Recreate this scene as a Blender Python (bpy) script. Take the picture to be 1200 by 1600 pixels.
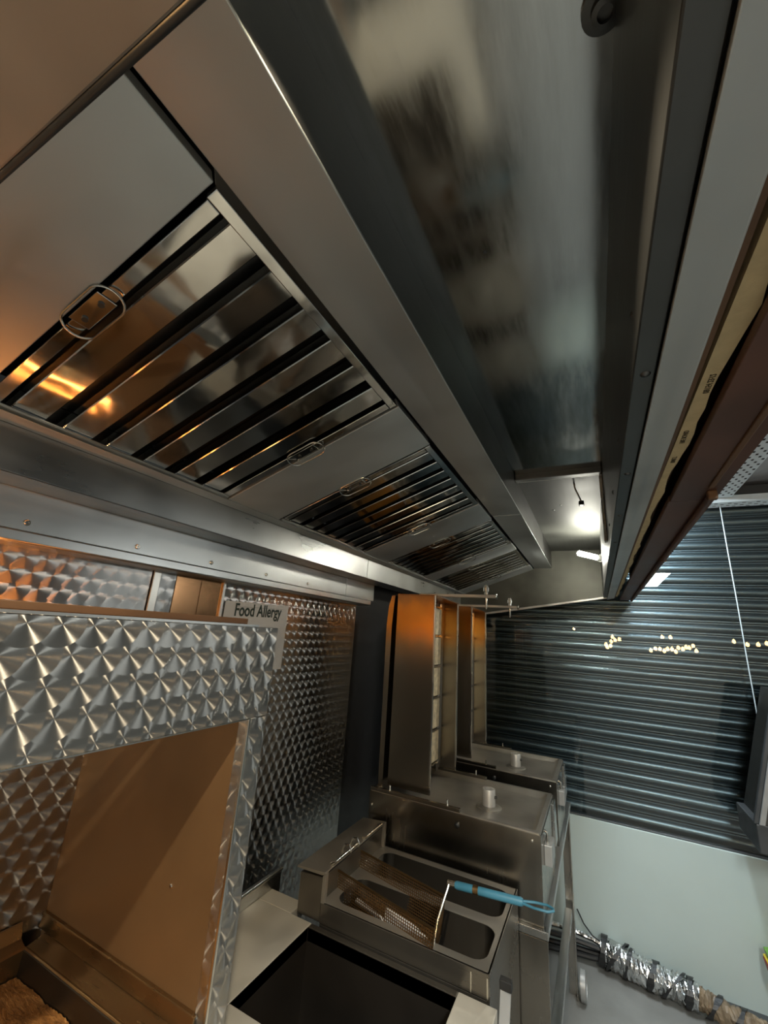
import bpy, bmesh, math, random
from mathutils import Vector, Matrix
random.seed(7)
for o in list(bpy.data.objects): bpy.data.objects.remove(o)
scene = bpy.context.scene
COL = scene.collection
H = 1.557            # camera height above the floor; coordinates below are relative to the eye, H lifts them

# ------------------------------------------------------------------ camera
def cam_setup():
    yaw, pitch, roll, f = 0.480328816, 0.284251676, 0.069811828, 637.668
    B = Matrix(((1,0,0),(0,0,-1),(0,1,0)))
    A = Matrix(((math.cos(yaw), math.sin(yaw),0),(-math.sin(yaw), math.cos(yaw),0),(0,0,1)))
    P = Matrix(((1,0,0),(0,math.cos(pitch), math.sin(pitch)),(0,-math.sin(pitch), math.cos(pitch))))
    Q = Matrix(((math.cos(roll),-math.sin(roll),0),(math.sin(roll), math.cos(roll),0),(0,0,1)))
    R = Q @ P @ B @ A
    right, up, back = R[0], -R[1], -R[2]
    M = Matrix(((right[0],up[0],back[0],0),(right[1],up[1],back[1],0),(right[2],up[2],back[2],H),(0,0,0,1)))
    cd = bpy.data.cameras.new('camera'); co = bpy.data.objects.new('camera', cd)
    COL.objects.link(co); co.matrix_world = M
    cd.sensor_fit = 'VERTICAL'; cd.sensor_height = 32.0; cd.lens = f/1600*32.0
    cd.clip_start = 0.005; cd.clip_end = 60
    scene.camera = co
cam_setup()

# ------------------------------------------------------------------ light and exposure
w = bpy.data.worlds.new('world'); scene.world = w; w.use_nodes = True
w.node_tree.nodes['Background'].inputs[0].default_value = (0.55,0.6,0.65,1)
w.node_tree.nodes['Background'].inputs[1].default_value = 0.02
scene.view_settings.view_transform = 'Standard'; scene.view_settings.look = 'None'
scene.view_settings.gamma = 1; scene.view_settings.use_curve_mapping = False
scene.view_settings.exposure = 0.2
def area(name, loc, rot, sx, sy, power, col):
    l = bpy.data.lights.new(name, 'AREA'); l.shape = 'RECTANGLE'; l.size = sx; l.size_y = sy; l.energy = power; l.color = col
    o = bpy.data.objects.new(name, l); COL.objects.link(o); o.location = (loc[0],loc[1],loc[2]+H); o.rotation_euler = rot
    return o
def point(name, loc, r, power, col):
    l = bpy.data.lights.new(name, 'POINT'); l.shadow_soft_size = r; l.energy = power; l.color = col
    o = bpy.data.objects.new(name, l); COL.objects.link(o); o.location = (loc[0],loc[1],loc[2]+H)
    return o
# shop ceiling tubes: one over the counter side close to the shutter, one behind the camera
area('ceiling_light_shop', (0.36,2.35,0.90), (0,0,0), 0.12, 0.9, 26, (0.80,0.93,1.0))
area('ceiling_light_rear', (0.75,-0.9,0.95), (0,0,0), 0.3, 1.4, 70, (0.92,1.0,1.0))
# unseen fill light added at right to bring out streaks on the swirl wall
area('swirl_wall_fill', (2.12,2.55,0.30), (0,math.radians(90),0), 0.10, 0.8, 5, (0.95,1.0,0.98))
# lamp inside the hood just above the picture
sp_l = bpy.data.lights.new('hood_lamp_near_light','SPOT'); sp_l.energy = 58; sp_l.color = (1.0,0.84,0.60); sp_l.shadow_soft_size = 0.018
sp_l.spot_size = math.radians(86); sp_l.spot_blend = 0.15
sp_o = bpy.data.objects.new('hood_lamp_near_light', sp_l); COL.objects.link(sp_o); sp_o.location = (-0.10,0.105,0.570+H)
sp_o.rotation_euler = Vector((-.25,.50,-1.0)).to_track_quat('-Z','Y').to_euler()
# heat lamps of the warming cabinet and an added warm fill
point('heat_lamp_light', (-0.955,0.33,0.015), 0.015, 0.22, (1.0,0.36,0.08))
point('heat_lamp_tray_light', (-0.80,0.05,-0.34), 0.04, 0.2, (1.0,0.50,0.16))
point('header_warm_fill', (-0.25,-0.12,0.20), 0.015, 0.65, (1.0,0.55,0.22))  # unseen warm light without a fitting, added to streak the header orange

# ------------------------------------------------------------------ mesh helpers
def link(name, me, mat, parent=None, smooth=False):
    o = bpy.data.objects.new(name, me); COL.objects.link(o)
    if mat is not None: me.materials.append(mat)
    if smooth:
        for p in me.polygons: p.use_smooth = True
    if parent is not None:
        o.parent = parent
        if parent.type == 'EMPTY': o.location = -Vector(parent.location)
    return o
def tag(o, label=None, cat=None, group=None, kind=None):
    if label: o['label'] = label
    if cat: o['category'] = cat
    if group: o['group'] = group
    if kind: o['kind'] = kind
    return o
def thing(name, loc, label=None, cat=None, group=None, kind=None):
    o = bpy.data.objects.new(name, None); COL.objects.link(o); o.location = (loc[0],loc[1],loc[2]+H)
    o.empty_display_size = 0.05
    return tag(o, label, cat, group, kind)
def copy_tree(o, parent=None):
    c = o.copy(); COL.objects.link(c); c.parent = parent
    for ch in list(o.children):
        copy_tree(ch, c)
    return c
def raw(name, verts, faces, mat, parent=None, smooth=False):
    me = bpy.data.meshes.new(name)
    me.from_pydata([(v[0],v[1],v[2]+H) for v in verts], [], faces); me.update()
    bm = bmesh.new(); bm.from_mesh(me); bmesh.ops.recalc_face_normals(bm, faces=bm.faces); bm.to_mesh(me); bm.free()
    return link(name, me, mat, parent, smooth)
BOXF = [(0,1,3,2),(4,6,7,5),(0,4,5,1),(2,3,7,6),(0,2,6,4),(1,5,7,3)]
class MB:
    """collects pieces of ONE part"""
    def __init__(s): s.v=[]; s.f=[]
    def add(s, verts, faces):
        n=len(s.v); s.v += [tuple(v) for v in verts]; s.f += [tuple(i+n for i in f) for f in faces]; return s
    def box(s,x0,x1,y0,y1,z0,z1):
        return s.add([(x,y,z) for x in (x0,x1) for y in (y0,y1) for z in (z0,z1)], BOXF)
    def fbox(s, F, u0,u1,v0,v1,w0,w1):          # box in a frame F(u,v,w)
        return s.add([F(x,y,z) for x in (u0,u1) for y in (v0,v1) for z in (w0,w1)], BOXF)
    def tube(s, pts, r, n=8, closed=False, cap=True):
        pts=[Vector(p) for p in pts]; m=len(pts); rings=[]
        rr = r if isinstance(r,(list,tuple)) else [r]*m
        up=None
        for i,p in enumerate(pts):
            if closed: t=(pts[(i+1)%m]-pts[i-1])
            else: t=(pts[min(i+1,m-1)]-pts[max(i-1,0)])
            t.normalize()
            if up is None:
                up = Vector((0,0,1)) if abs(t.z)<.9 else Vector((1,0,0))
            a=(up-t*up.dot(t)).normalized(); b=t.cross(a); up=a
            rings.append([p+(a*math.cos(2*math.pi*k/n)+b*math.sin(2*math.pi*k/n))*rr[i] for k in range(n)])
        V=[q for R_ in rings for q in R_]; Fc=[]
        for i in range(m if closed else m-1):
            j=(i+1)%m
            for k in range(n):
                Fc.append((i*n+k, i*n+(k+1)%n, j*n+(k+1)%n, j*n+k))
        if cap and not closed:
            Fc.append(tuple(range(n))); Fc.append(tuple((m-1)*n+k for k in range(n)))
        return s.add(V,Fc)
    def lathe(s, c, prof, n=24, axis='z'):
        V=[];Fc=[];m=len(prof)
        for (r,h) in prof:
            for k in range(n):
                a=2*math.pi*k/n; ca,sa=math.cos(a)*r,math.sin(a)*r
                if axis=='z': V.append((c[0]+ca,c[1]+sa,c[2]+h))
                elif axis=='x': V.append((c[0]+h,c[1]+ca,c[2]+sa))
                else: V.append((c[0]+ca,c[1]+h,c[2]+sa))
        for i in range(m-1):
            for k in range(n):
                Fc.append((i*n+k,i*n+(k+1)%n,(i+1)*n+(k+1)%n,(i+1)*n+k))
        Fc.append(tuple(range(n))); Fc.append(tuple((m-1)*n+k for k in range(n)))
        return s.add(V,Fc)
    def prism(s, poly, y0, y1):                  # profile in x,z drawn along y
        n=len(poly); V=[(x,y0,z) for x,z in poly]+[(x,y1,z) for x,z in poly]
        return s.add(V,[tuple(range(n)),tuple(range(n,2*n))]+[(i,(i+1)%n,n+(i+1)%n,n+i) for i in range(n)])
    def build(s, name, mat, parent=None, bevel=0, smooth=False, seg=2):
        me=bpy.data.meshes.new(name); me.from_pydata([(v[0],v[1],v[2]+H) for v in s.v],[],s.f); me.update()
        bm=bmesh.new(); bm.from_mesh(me); bmesh.ops.recalc_face_normals(bm,faces=bm.faces)
        if bevel:
            ed=[e for e in bm.edges if len(e.link_faces)==2 and e.calc_face_angle(0)>0.5]
            bmesh.ops.bevel(bm,geom=ed,offset=bevel,segments=seg,affect='EDGES',profile=.5,clamp_overlap=True)
        bm.to_mesh(me); bm.free()
        o=link(name,me,mat,parent,smooth)
        if smooth:
            try: me.set_sharp_from_angle(angle=math.radians(40))
            except Exception: pass
        return o
def box(name,x0,x1,y0,y1,z0,z1,mat,parent=None,bevel=0.0):
    return MB().box(x0,x1,y0,y1,z0,z1).build(name,mat,parent,bevel)
def tube(name,pts,r,mat,parent=None,n=10,closed=False):
    return MB().tube(pts,r,n,closed).build(name,mat,parent,smooth=True)

# ------------------------------------------------------------------ materials
class NT:
    def __init__(s,name):
        s.m=bpy.data.materials.new(name); s.m.use_nodes=True; s.t=s.m.node_tree
        s.b=s.t.nodes['Principled BSDF']
        s._c=None
    def n(s,typ,**kw):
        nd=s.t.nodes.new(typ)
        for k,v in kw.items(): setattr(nd,k,v)
        return nd
    def l(s,a,b): s.t.links.new(a,b)
    def setv(s,inp,v):
        if isinstance(v,(int,float)): inp.default_value=v
        elif isinstance(v,tuple): inp.default_value=v
        else: s.l(v,inp)
    def m_(s,op,a,b=None,c=None):
        nd=s.n('ShaderNodeMath',operation=op)
        for i,v in enumerate((a,b,c)):
            if v is not None: s.setv(nd.inputs[i],v)
        return nd.outputs[0]
    def coord(s):
        if s._c is None: s._c=s.n('ShaderNodeTexCoord').outputs['Object']
        return s._c
    def mapping(s,scale=(1,1,1),loc=(0,0,0),rot=(0,0,0)):
        nd=s.n('ShaderNodeMapping'); s.l(s.coord(),nd.inputs[0])
        nd.inputs['Scale'].default_value=scale; nd.inputs['Location'].default_value=loc; nd.inputs['Rotation'].default_value=rot
        return nd.outputs[0]
    def noise(s,scale,detail=3,vec=None,rough=.55,dist=0):
        nd=s.n('ShaderNodeTexNoise'); nd.inputs['Scale'].default_value=scale; nd.inputs['Detail'].default_value=detail
        nd.inputs['Roughness'].default_value=rough; nd.inputs['Distortion'].default_value=dist
        s.l(vec if vec is not None else s.coord(), nd.inputs['Vector']); return nd.outputs[0]
    def ramp(s,fac,stops):
        nd=s.n('ShaderNodeValToRGB'); e=nd.color_ramp.elements
        while len(e)<len(stops): e.new(0.5)
        for i,(p,c) in enumerate(stops):
            e[i].position=p; e[i].color=c if len(c)==4 else (*c,1)
        s.l(fac,nd.inputs[0]); return nd.outputs[0]
    def rng(s,fac,a,b,lo,hi):
        nd=s.n('ShaderNodeMapRange'); s.setv(nd.inputs[0],fac)
        for i,v in enumerate((a,b,lo,hi)): nd.inputs[i+1].default_value=v
        return nd.outputs[0]
    def bump(s,h,strength,dist=0.002):
        nd=s.n('ShaderNodeBump'); nd.inputs['Strength'].default_value=strength; nd.inputs['Distance'].default_value=dist
        s.l(h,nd.inputs['Height']); s.l(nd.outputs[0],s.b.inputs['Normal']); return nd.outputs[0]
    def base(s,col,rough=.5,metal=0.):
        b=s.b; s.setv(b.inputs['Base Color'],(*col,1) if isinstance(col,tuple) and len(col)==3 else col)
        s.setv(b.inputs['Roughness'],rough); s.setv(b.inputs['Metallic'],metal); return s

def metal(name,col,rough,brush='y',var=.1,wave=0.0,aniso=0.0,smudge=0.0,wscale=4.0,met=1.0):
    t=NT(name); sc={'y':(14,.8,14),'x':(.8,14,14),'z':(14,14,.8)}[brush]
    streak=t.noise(6,2,t.mapping(sc)); blot=t.noise(5,2)
    r=t.m_('ADD',t.rng(streak,.3,.7,rough-var*.15,rough+var*.15),t.rng(blot,.3,.75,-var*.4,var*.7))
    r=t.m_('MAXIMUM',r,0.03)
    d=tuple(c*.80 for c in col)
    c=t.ramp(blot,[(.25,tuple(x*(1-smudge*.6) for x in d)),(.55,col),(.85,tuple(min(1,x*(1+smudge*.3)) for x in col))])
    t.base(c,r,met)
    if wave>0: t.bump(t.noise(wscale,2),wave,0.01)
    if aniso: t.b.inputs['Anisotropic'].default_value=aniso
    return t.m
def plain(name,col,rough=.6,metal_=0.,var=.12,scale=12,bump=0.0):
    t=NT(name); nz=t.noise(scale,4)
    c=t.ramp(nz,[(.25,tuple(x*(1-var) for x in col)),(.75,tuple(min(1,x*(1+var)) for x in col))])
    t.base(c,t.rng(nz,.2,.8,max(.03,rough-.08),min(1,rough+.08)),metal_)
    if bump: t.bump(t.noise(scale*4,4),bump)
    return t.m
def emit(name,col,strength):
    t=NT(name); t.base(col,.4); t.b.inputs['Emission Color'].default_value=(*col,1); t.b.inputs['Emission Strength'].default_value=strength
    return t.m
def swirl(name,axis='y',P=.035,Hh=.034,R=.026,p0=0.0,q0=0.0,col=(.60,.59,.57),rough=.32,aniso=1.0):
    """engine turned steel: overlapping ground discs, grooves run in circles round every disc centre"""
    t=NT(name); sp=t.n('ShaderNodeSeparateXYZ'); t.l(t.coord(),sp.inputs[0])
    p=t.m_('SUBTRACT',sp.outputs[1] if axis=='y' else sp.outputs[0],p0); q=t.m_('SUBTRACT',sp.outputs[2],q0+H)
    k0=t.m_('FLOOR',t.m_('DIVIDE',t.m_('ADD',q,R),Hh))
    res=None
    for kk in (1,0):
        k=t.m_('SUBTRACT',k0,float(kk))
        off=t.m_('MULTIPLY',t.m_('FLOORED_MODULO',k,2.0),P/2)
        i0=t.m_('CEIL',t.m_('DIVIDE',t.m_('SUBTRACT',t.m_('SUBTRACT',p,R),off),P))
        for ii in (1,0):
            cx=t.m_('ADD',t.m_('MULTIPLY',t.m_('ADD',i0,float(ii)),P),off); cy=t.m_('MULTIPLY',k,Hh)
            dx=t.m_('SUBTRACT',p,cx); dy=t.m_('SUBTRACT',q,cy)
            d=t.m_('SQRT',t.m_('ADD',t.m_('MULTIPLY',dx,dx),t.m_('MULTIPLY',dy,dy)))
            cur=(dx,dy,d,t.m_('ADD',t.m_('MULTIPLY',cx,7.31),t.m_('MULTIPLY',cy,3.77)))
            if res is None: res=cur
            else:
                ins=t.m_('LESS_THAN',d,R)
                def mix(a,b):
                    nd=t.n('ShaderNodeMix',data_type='FLOAT'); t.l(ins,nd.inputs[0]); t.l(a,nd.inputs[2]); t.l(b,nd.inputs[3]); return nd.outputs[0]
                res=tuple(mix(a,b) for a,b in zip(res,cur))
    dx,dy,d,idn=res
    cb=t.n('ShaderNodeCombineXYZ')
    if axis=='y': t.l(dx,cb.inputs[1])
    else: t.l(dx,cb.inputs[0])
    t.l(dy,cb.inputs[2])
    nv=t.n('ShaderNodeVectorMath',operation='NORMALIZE'); t.l(cb.outputs[0],nv.inputs[0])
    t.l(nv.outputs[0],t.b.inputs['Tangent'])
    t.b.inputs['Anisotropic'].default_value=aniso
    rr=t.m_('ADD',rough,t.rng(t.noise(9,3),.3,.7,-.03,.04))
    wn=t.n('ShaderNodeTexWhiteNoise',noise_dimensions='1D'); t.l(idn,wn.inputs[1])
    c=t.ramp(wn.outputs[0],[(0,tuple(x*.88 for x in col)),(1,col)])
    t.base(c,rr,1.0)
    return t.m

M={}
M['steel']=metal('stainless_steel',(.56,.565,.55),.30,'y',.08,.03,.4,.15)
M['steel_x']=metal('stainless_steel_cross',(.56,.56,.54),.32,'x',.08,.03,.3,.2)
M['steel_z']=metal('stainless_steel_upright',(.50,.47,.42),.28,'z',.08,.02,.5,.2)
M['band']=metal('brushed_hood_steel',(.52,.54,.53),.42,'y',.05,.02,.3,.05,met=.75)
M['mirror']=metal('polished_hood_ceiling',(.52,.53,.51),.10,'y',.06,.03,.2,.4,3.0)
def smeared():
    t=NT('polished_hood_ceiling_smeared'); big=t.noise(2.6,3,t.mapping((1.6,.55,1))); fine=t.noise(9,4,t.mapping((6,.8,1)),.7)
    r=t.m_('ADD',t.rng(big,.35,.70,.055,.20),t.rng(fine,.35,.75,-.02,.07))
    c=t.ramp(fine,[(.3,(.44,.445,.42)),(.7,(.55,.56,.54))]); t.base(c,r,1.0); t.bump(t.noise(2.5,2),.03,.01); return t.m
M['mirror']=smeared()
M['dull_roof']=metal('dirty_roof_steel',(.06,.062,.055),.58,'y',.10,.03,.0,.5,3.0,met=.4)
M['endp']=metal('dirty_end_steel',(.085,.085,.072),.52,'x',.10,.03,.0,.5,3.0)
M['baffle']=metal('polished_baffle_steel',(.70,.70,.68),.09,'x',.06,.10,.0,.2,9.0)
M['dark_steel']=metal('dark_grey_steel',(.12,.12,.115),.40,'y',.08,.02)  # one even dark grey for hood sides, flange, rivets and small parts
M['greasy']=metal('greasy_worktop_steel',(.70,.66,.57),.40,'x',.10,.03,.0,.4,met=.35)
M['fryer']=metal('fryer_steel',(.18,.165,.14),.30,'x',.10,.04,.2,.5,met=.8)
M['grill']=metal('grill_steel',(.33,.31,.275),.25,'z',.08,.03,.3,.3)
M['traysteel']=metal('drip_tray_steel',(.38,.355,.31),.36,'x',.10,.06,.0,.5,met=.7)
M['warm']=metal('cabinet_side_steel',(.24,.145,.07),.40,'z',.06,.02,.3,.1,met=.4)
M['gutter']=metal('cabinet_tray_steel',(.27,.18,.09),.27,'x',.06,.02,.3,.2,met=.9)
M['chrome']=metal('bright_wire',(.70,.68,.62),.18,'x',.05)
M['goldwire']=metal('fried_wire',(.27,.175,.085),.35,'x',.08)
M['socket']=plain('cast_socket',(.55,.53,.49),.45,.5,.1,30)
M['pilaster']=metal('glow_tinted_steel',(.36,.19,.09),.20,'z',.06,.02)  # orange reflection of the heat lamp put into the base colour
M['black']=plain('black_void',(.012,.012,.012),.7)
M['darkwall']=plain('dark_back_wall',(.02,.02,.022),.45)
M['swirl_head']=swirl('engine_turned_header',P=.035,Hh=.034,p0=.239,q0=-.017,col=(.49,.475,.445))
M['swirl_wall']=swirl('engine_turned_wall',P=.037,Hh=.030,R=.0245,p0=.01,q0=.005,rough=.33,col=(.46,.45,.43))
M['swirl_x']=swirl('engine_turned_post','x',P=.035,Hh=.034,rough=.28)
M['floor']=plain('grey_vinyl_floor',(.24,.235,.22),.55,0,.12,9,.05)
M['ceil']=plain('grey_ceiling',(.30,.31,.31),.7)
M['paint']=plain('room_wall_paint',(.30,.30,.29),.7)
M['panel']=plain('pale_green_board',(.60,.69,.66),.45,0,.04,3)
M['brown']=plain('brown_painted_board',(.085,.036,.022),.42,0,.35,5)
M['brown2']=plain('brown_timber',(.10,.050,.022),.6,0,.3,8)
M['plaster']=plain('cut_plasterboard',(.55,.43,.24),.9,0,.12,40,.2)
M['paper']=plain('paper',(.72,.69,.65),.7,0,.03,20)
M['ink']=plain('printed_ink',(.02,.035,.022),.6)
M['ink_brown']=plain('stamped_ink',(.06,.045,.02),.8)
M['shutter']=plain('shutter_slat_steel',(.20,.245,.275),.34,.9,.03,2)
M['shutter_dark']=plain('shutter_joint',(.01,.011,.012),.6)
M['tray']=plain('galvanised_tray',(.62,.71,.74),.5,.1,.06,14)
M['blue']=plain('blue_handle_sleeve',(.045,.185,.27),.45,0,.15,30)
M['white']=plain('white_plastic',(.75,.75,.73),.4,0,.03)
M['foil']=metal('silver_tape',(.72,.73,.73),.28,'x',.1,.9,0,.3,30.0)
M['tape']=plain('black_tape',(.015,.015,.016),.35,0,.2,30,.3)
M['lag']=plain('brown_tape_lagging',(.22,.16,.10),.5,0,.5,25,.4)
M['alu']=plain('anodised_frame',(.10,.105,.11),.4,.6)
M['alu_light']=plain('light_metal_frame',(.45,.45,.44),.4,.5)
M['red']=plain('red_card',(.32,.012,.01),.5)
M['yellow']=plain('yellow_card',(.75,.55,.03),.5)
M['green']=plain('green_card',(.15,.35,.05),.5)
M['ceramic']=plain('burner_ceramic',(.62,.52,.34),.85,0,.35,60,.4)
M['bulb']=emit('fluorescent_tube',(1.0,.97,.84),260)
M['festoon']=emit('festoon_bulb_glass',(1.0,.62,.25),40)
M['element']=emit('heat_element',(1.0,.33,.07),15)
M['rubber']=plain('black_rubber',(.015,.015,.015),.5)
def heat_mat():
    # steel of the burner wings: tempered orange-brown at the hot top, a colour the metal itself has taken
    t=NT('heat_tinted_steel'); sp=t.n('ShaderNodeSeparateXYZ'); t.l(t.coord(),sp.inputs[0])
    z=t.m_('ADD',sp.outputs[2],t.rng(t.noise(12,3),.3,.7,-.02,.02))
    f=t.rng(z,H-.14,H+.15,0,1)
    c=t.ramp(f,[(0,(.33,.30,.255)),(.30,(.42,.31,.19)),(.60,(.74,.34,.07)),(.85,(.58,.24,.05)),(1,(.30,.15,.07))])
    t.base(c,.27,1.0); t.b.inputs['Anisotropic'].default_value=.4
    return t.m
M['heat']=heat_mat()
def glass_mat():
    m=bpy.data.materials.new('window_glass'); m.use_nodes=True; t=m.node_tree; t.nodes.clear()
    o=t.nodes.new('ShaderNodeOutputMaterial'); mx=t.nodes.new('ShaderNodeMixShader'); tr=t.nodes.new('ShaderNodeBsdfTransparent'); gl=t.nodes.new('ShaderNodeBsdfGlossy')
    fr=t.nodes.new('ShaderNodeFresnel'); fr.inputs[0].default_value=1.5; gl.inputs['Roughness'].default_value=.01
    tr.inputs[0].default_value=(.93,.96,.96,1)
    t.links.new(fr.outputs[0],mx.inputs[0]); t.links.new(tr.outputs[0],mx.inputs[1]); t.links.new(gl.outputs[0],mx.inputs[2]); t.links.new(mx.outputs[0],o.inputs[0])
    return m
M['glass']=glass_mat()

# ------------------------------------------------------------------ room shell
FZ=-H
tag(box('floor',-1.1,2.3,-2.1,3.2,FZ-.1,FZ,M['floor']),kind='structure')
tag(box('ceiling',-1.1,2.3,-2.1,3.3,1.0,1.1,M['ceil']),kind='structure')
tag(box('wall_right',2.2,2.3,-2.1,3.3,FZ,1.0,M['paint']),kind='structure')
tag(box('wall_back',-1.1,2.2,-2.1,-2.0,FZ,1.0,M['paint']),kind='structure')
tag(box('wall_far',-1.1,2.2,3.14,3.3,FZ,1.0,M['darkwall']),kind='structure')
wl=thing('wall_left',(-1.05,1.2,FZ),kind='structure')
box('wall_core',-1.10,-1.012,-2.0,3.14,FZ,1.0,M['darkwall'],wl)
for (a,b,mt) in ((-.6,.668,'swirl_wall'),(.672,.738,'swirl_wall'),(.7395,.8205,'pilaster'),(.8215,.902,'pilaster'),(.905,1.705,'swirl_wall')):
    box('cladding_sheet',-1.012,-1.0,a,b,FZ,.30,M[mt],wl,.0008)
box('corner_bead',-1.0,-.994,.670,.690,FZ,.112,M['steel_z'],wl,.001)
box('corner_bead',-1.0,-.994,.897,.907,FZ,.112,M['steel_z'],wl,.001)

# ------------------------------------------------------------------ extraction hood
hood=thing('extraction_hood',(-.3,1.4,.285),'stainless steel extraction canopy with sloped filter bank and polished inner ceiling','extraction hood')
ZL=.285; YE=2.86; Y0=.06
SL=.368; cs=1/math.sqrt(1+SL*SL); sn=SL*cs
def FP(u,y,h=0.0):     # point on the filter slope: u up the slope from the rear, h out of the face
    return (-.812+cs*u+sn*h, y, .2931+sn*u-cs*h)
LU=.4985
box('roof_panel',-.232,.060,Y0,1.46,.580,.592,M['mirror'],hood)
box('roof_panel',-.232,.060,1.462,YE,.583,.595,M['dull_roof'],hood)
box('roof_joint_bar',-.226,.056,1.445,1.475,.560,.584,M['dark_steel'],hood,.003)
box('roof_joint_edge',-.226,.056,1.4755,1.479,.560,.566,M['steel_x'],hood,.001)
for (a,b) in ((Y0,1.578),(1.581,YE)):
    MB().prism([(-.336,.4685),(-.226,.4685),(-.226,.4725),(-.336,.4725)],a,b).build('plenum_band',M['band'],hood,.0012)
MB().prism([(-.2265,.4725),(-.2265,.582),(-.232,.582),(-.232,.4725)],Y0,YE).build('plenum_side',M['dark_steel'],hood)
box('front_wall',.056,.062,Y0,YE,.30,.583,M['dark_steel'],hood)
MB().prism([(.055,.286),(.0765,.286),(.0765,.292),(.059,.292),(.059,.330),(.055,.330)],Y0,YE).build('front_flange',M['dark_steel'],hood,.0015)
MB().prism([(.0765,.278),(.112,.285),(.114,.285),(.114,.60),(.110,.60),(.110,.290),(.0765,.283)],-.35,YE+.02).build('front_lip',M['band'],hood,.0012)
box('fascia_support',.062,.11,YE-.02,YE,.30,.58,M['steel'],hood)
MB().prism([(.046,.33),(.056,.33),(.056,.565),(.046,.565)],1.478,1.50).build('roof_support_strip',M['steel_z'],hood,.002)
# rivets along the front seam
for y in (.46,.76,1.02,1.30):
    MB().lathe((.0555,y-.05,.325),[(.0,-.003),(.004,-.002),(.0055,.0)],12,'x').build('rivet',M['dark_steel'],hood,smooth=True)
    MB().lathe((.067,y,.2862),[(.0055,.0),(.004,-.002),(.0,-.003)],12).build('rivet',M['dark_steel'],hood,smooth=True)
# ceiling bolt
MB().lathe((.047,.286,.580),[(.020,.0),(.020,-.004),(.012,-.005),(.012,-.012),(.007,-.013),(.007,-.008)],24).build('roof_bolt',M['dark_steel'],hood,smooth=True)
for (x,y,r_) in ((-.115,.50,.0035),(-.10,1.86,.006),(-.135,1.93,.007)):
    MB().lathe((x,y,.5802 if y<1.46 else .5832),[(r_,0),(r_*.7,-.0012),(.0005,-.0015)],10).build('rivet',M['dark_steel'],hood,smooth=True)
# rear step: soffit strip, face, underside, screwed panel and ledge
MB().prism([(-.800,.2895),(-.834,.2850),(-.834,.2920),(-.812,.30)],Y0,YE).build('filter_rest',M['band'],hood,.0008)
for (a,b) in ((-.6,1.488),(1.490,YE)):
    MB().prism([(-.834,.2850),(-.834,.2080),(-.840,.2080),(-.840,.2850)],a,b).build('rear_face',M['steel'],hood,.0008)
    MB().prism([(-.834,.2080),(-.930,.2080),(-.930,.2120),(-.840,.2120)],a,b).build('rear_soffit',M['steel'],hood)
    MB().prism([(-.930,.2080),(-.930,.1340),(-.936,.1340),(-.936,.2080)],a,b if b<2 else 1.74).build('rear_panel',M['steel'],hood,.0008)
MB().prism([(-.930,.134),(-.921,.131),(-.921,.113),(-.926,.110),(-1.0,.110),(-1.0,.118),(-.935,.134)],-.6,1.70).build('wall_ledge',M['steel'],hood,.0012)
for y in (.357,.571,.782,1.0,1.22):
    MB().lathe((-.930,y,.149),[(.0055,.0),(.0055,.002),(.0042,.0035),(.0022,.0035),(.0022,.0015)],14,'x').build('screw',M['chrome'],hood,smooth=True)
# plenum behind the filters, black inside
MB().fbox(lambda u,y,h:FP(u,y,h),0,LU,Y0,YE,-.075,-.070).build('plenum_back',M['black'],hood)
# blanking panels between the filters
for (a,b) in ((Y0,.198),(.692,.884),(1.392,1.598),(2.048,2.196),(2.690,YE)):
    MB().fbox(lambda u,y,h:FP(u,y,h),.006,LU,a,b,-.020,.004).build('blanking_panel',M['band'],hood,.0015)
# far end panel with its dipping lip
MB().add([(-.226,YE,.583),(.058,YE,.583),(.078,YE,.285),(-.62,YE,.167),(-.85,YE,.13),(-.85,YE,.29),(-.336,YE,.47),
          (-.226,YE+.012,.583),(.058,YE+.012,.583),(.078,YE+.012,.285),(-.62,YE+.012,.167),(-.85,YE+.012,.13),(-.85,YE+.012,.29),(-.336,YE+.012,.47)],
         [tuple(range(7)),tuple(range(7,14))]+[(i,(i+1)%7,7+(i+1)%7,7+i) for i in range(7)]).build('end_panel',M['endp'],hood)
MB().fbox(lambda a,b,c:(.078-a*.90,YE-.022+b,.2835-a*.155+c),0,1.0,0,.024,-.002,.012).build('end_lip',M['steel_x'],hood,.002)
# near end: the underside flange overhead
MB().prism([(-.834,.285),(.0765,.285),(.0765,.289),(-.834,.289)],-.45,Y0-.004).build('near_end_flange',metal('near_flange_steel',(.50,.46,.40),.40,'x',.08,.04,.2,.25),hood,.0015)
tube('near_end_roll',[(-.834,Y0-.002,.2875),(.0765,Y0-.002,.2875)],.0028,M['dark_steel'],hood)
box('near_end_wall',-.834,.06,Y0-.008,Y0-.004,.29,.59,M['steel_x'],hood)

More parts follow.
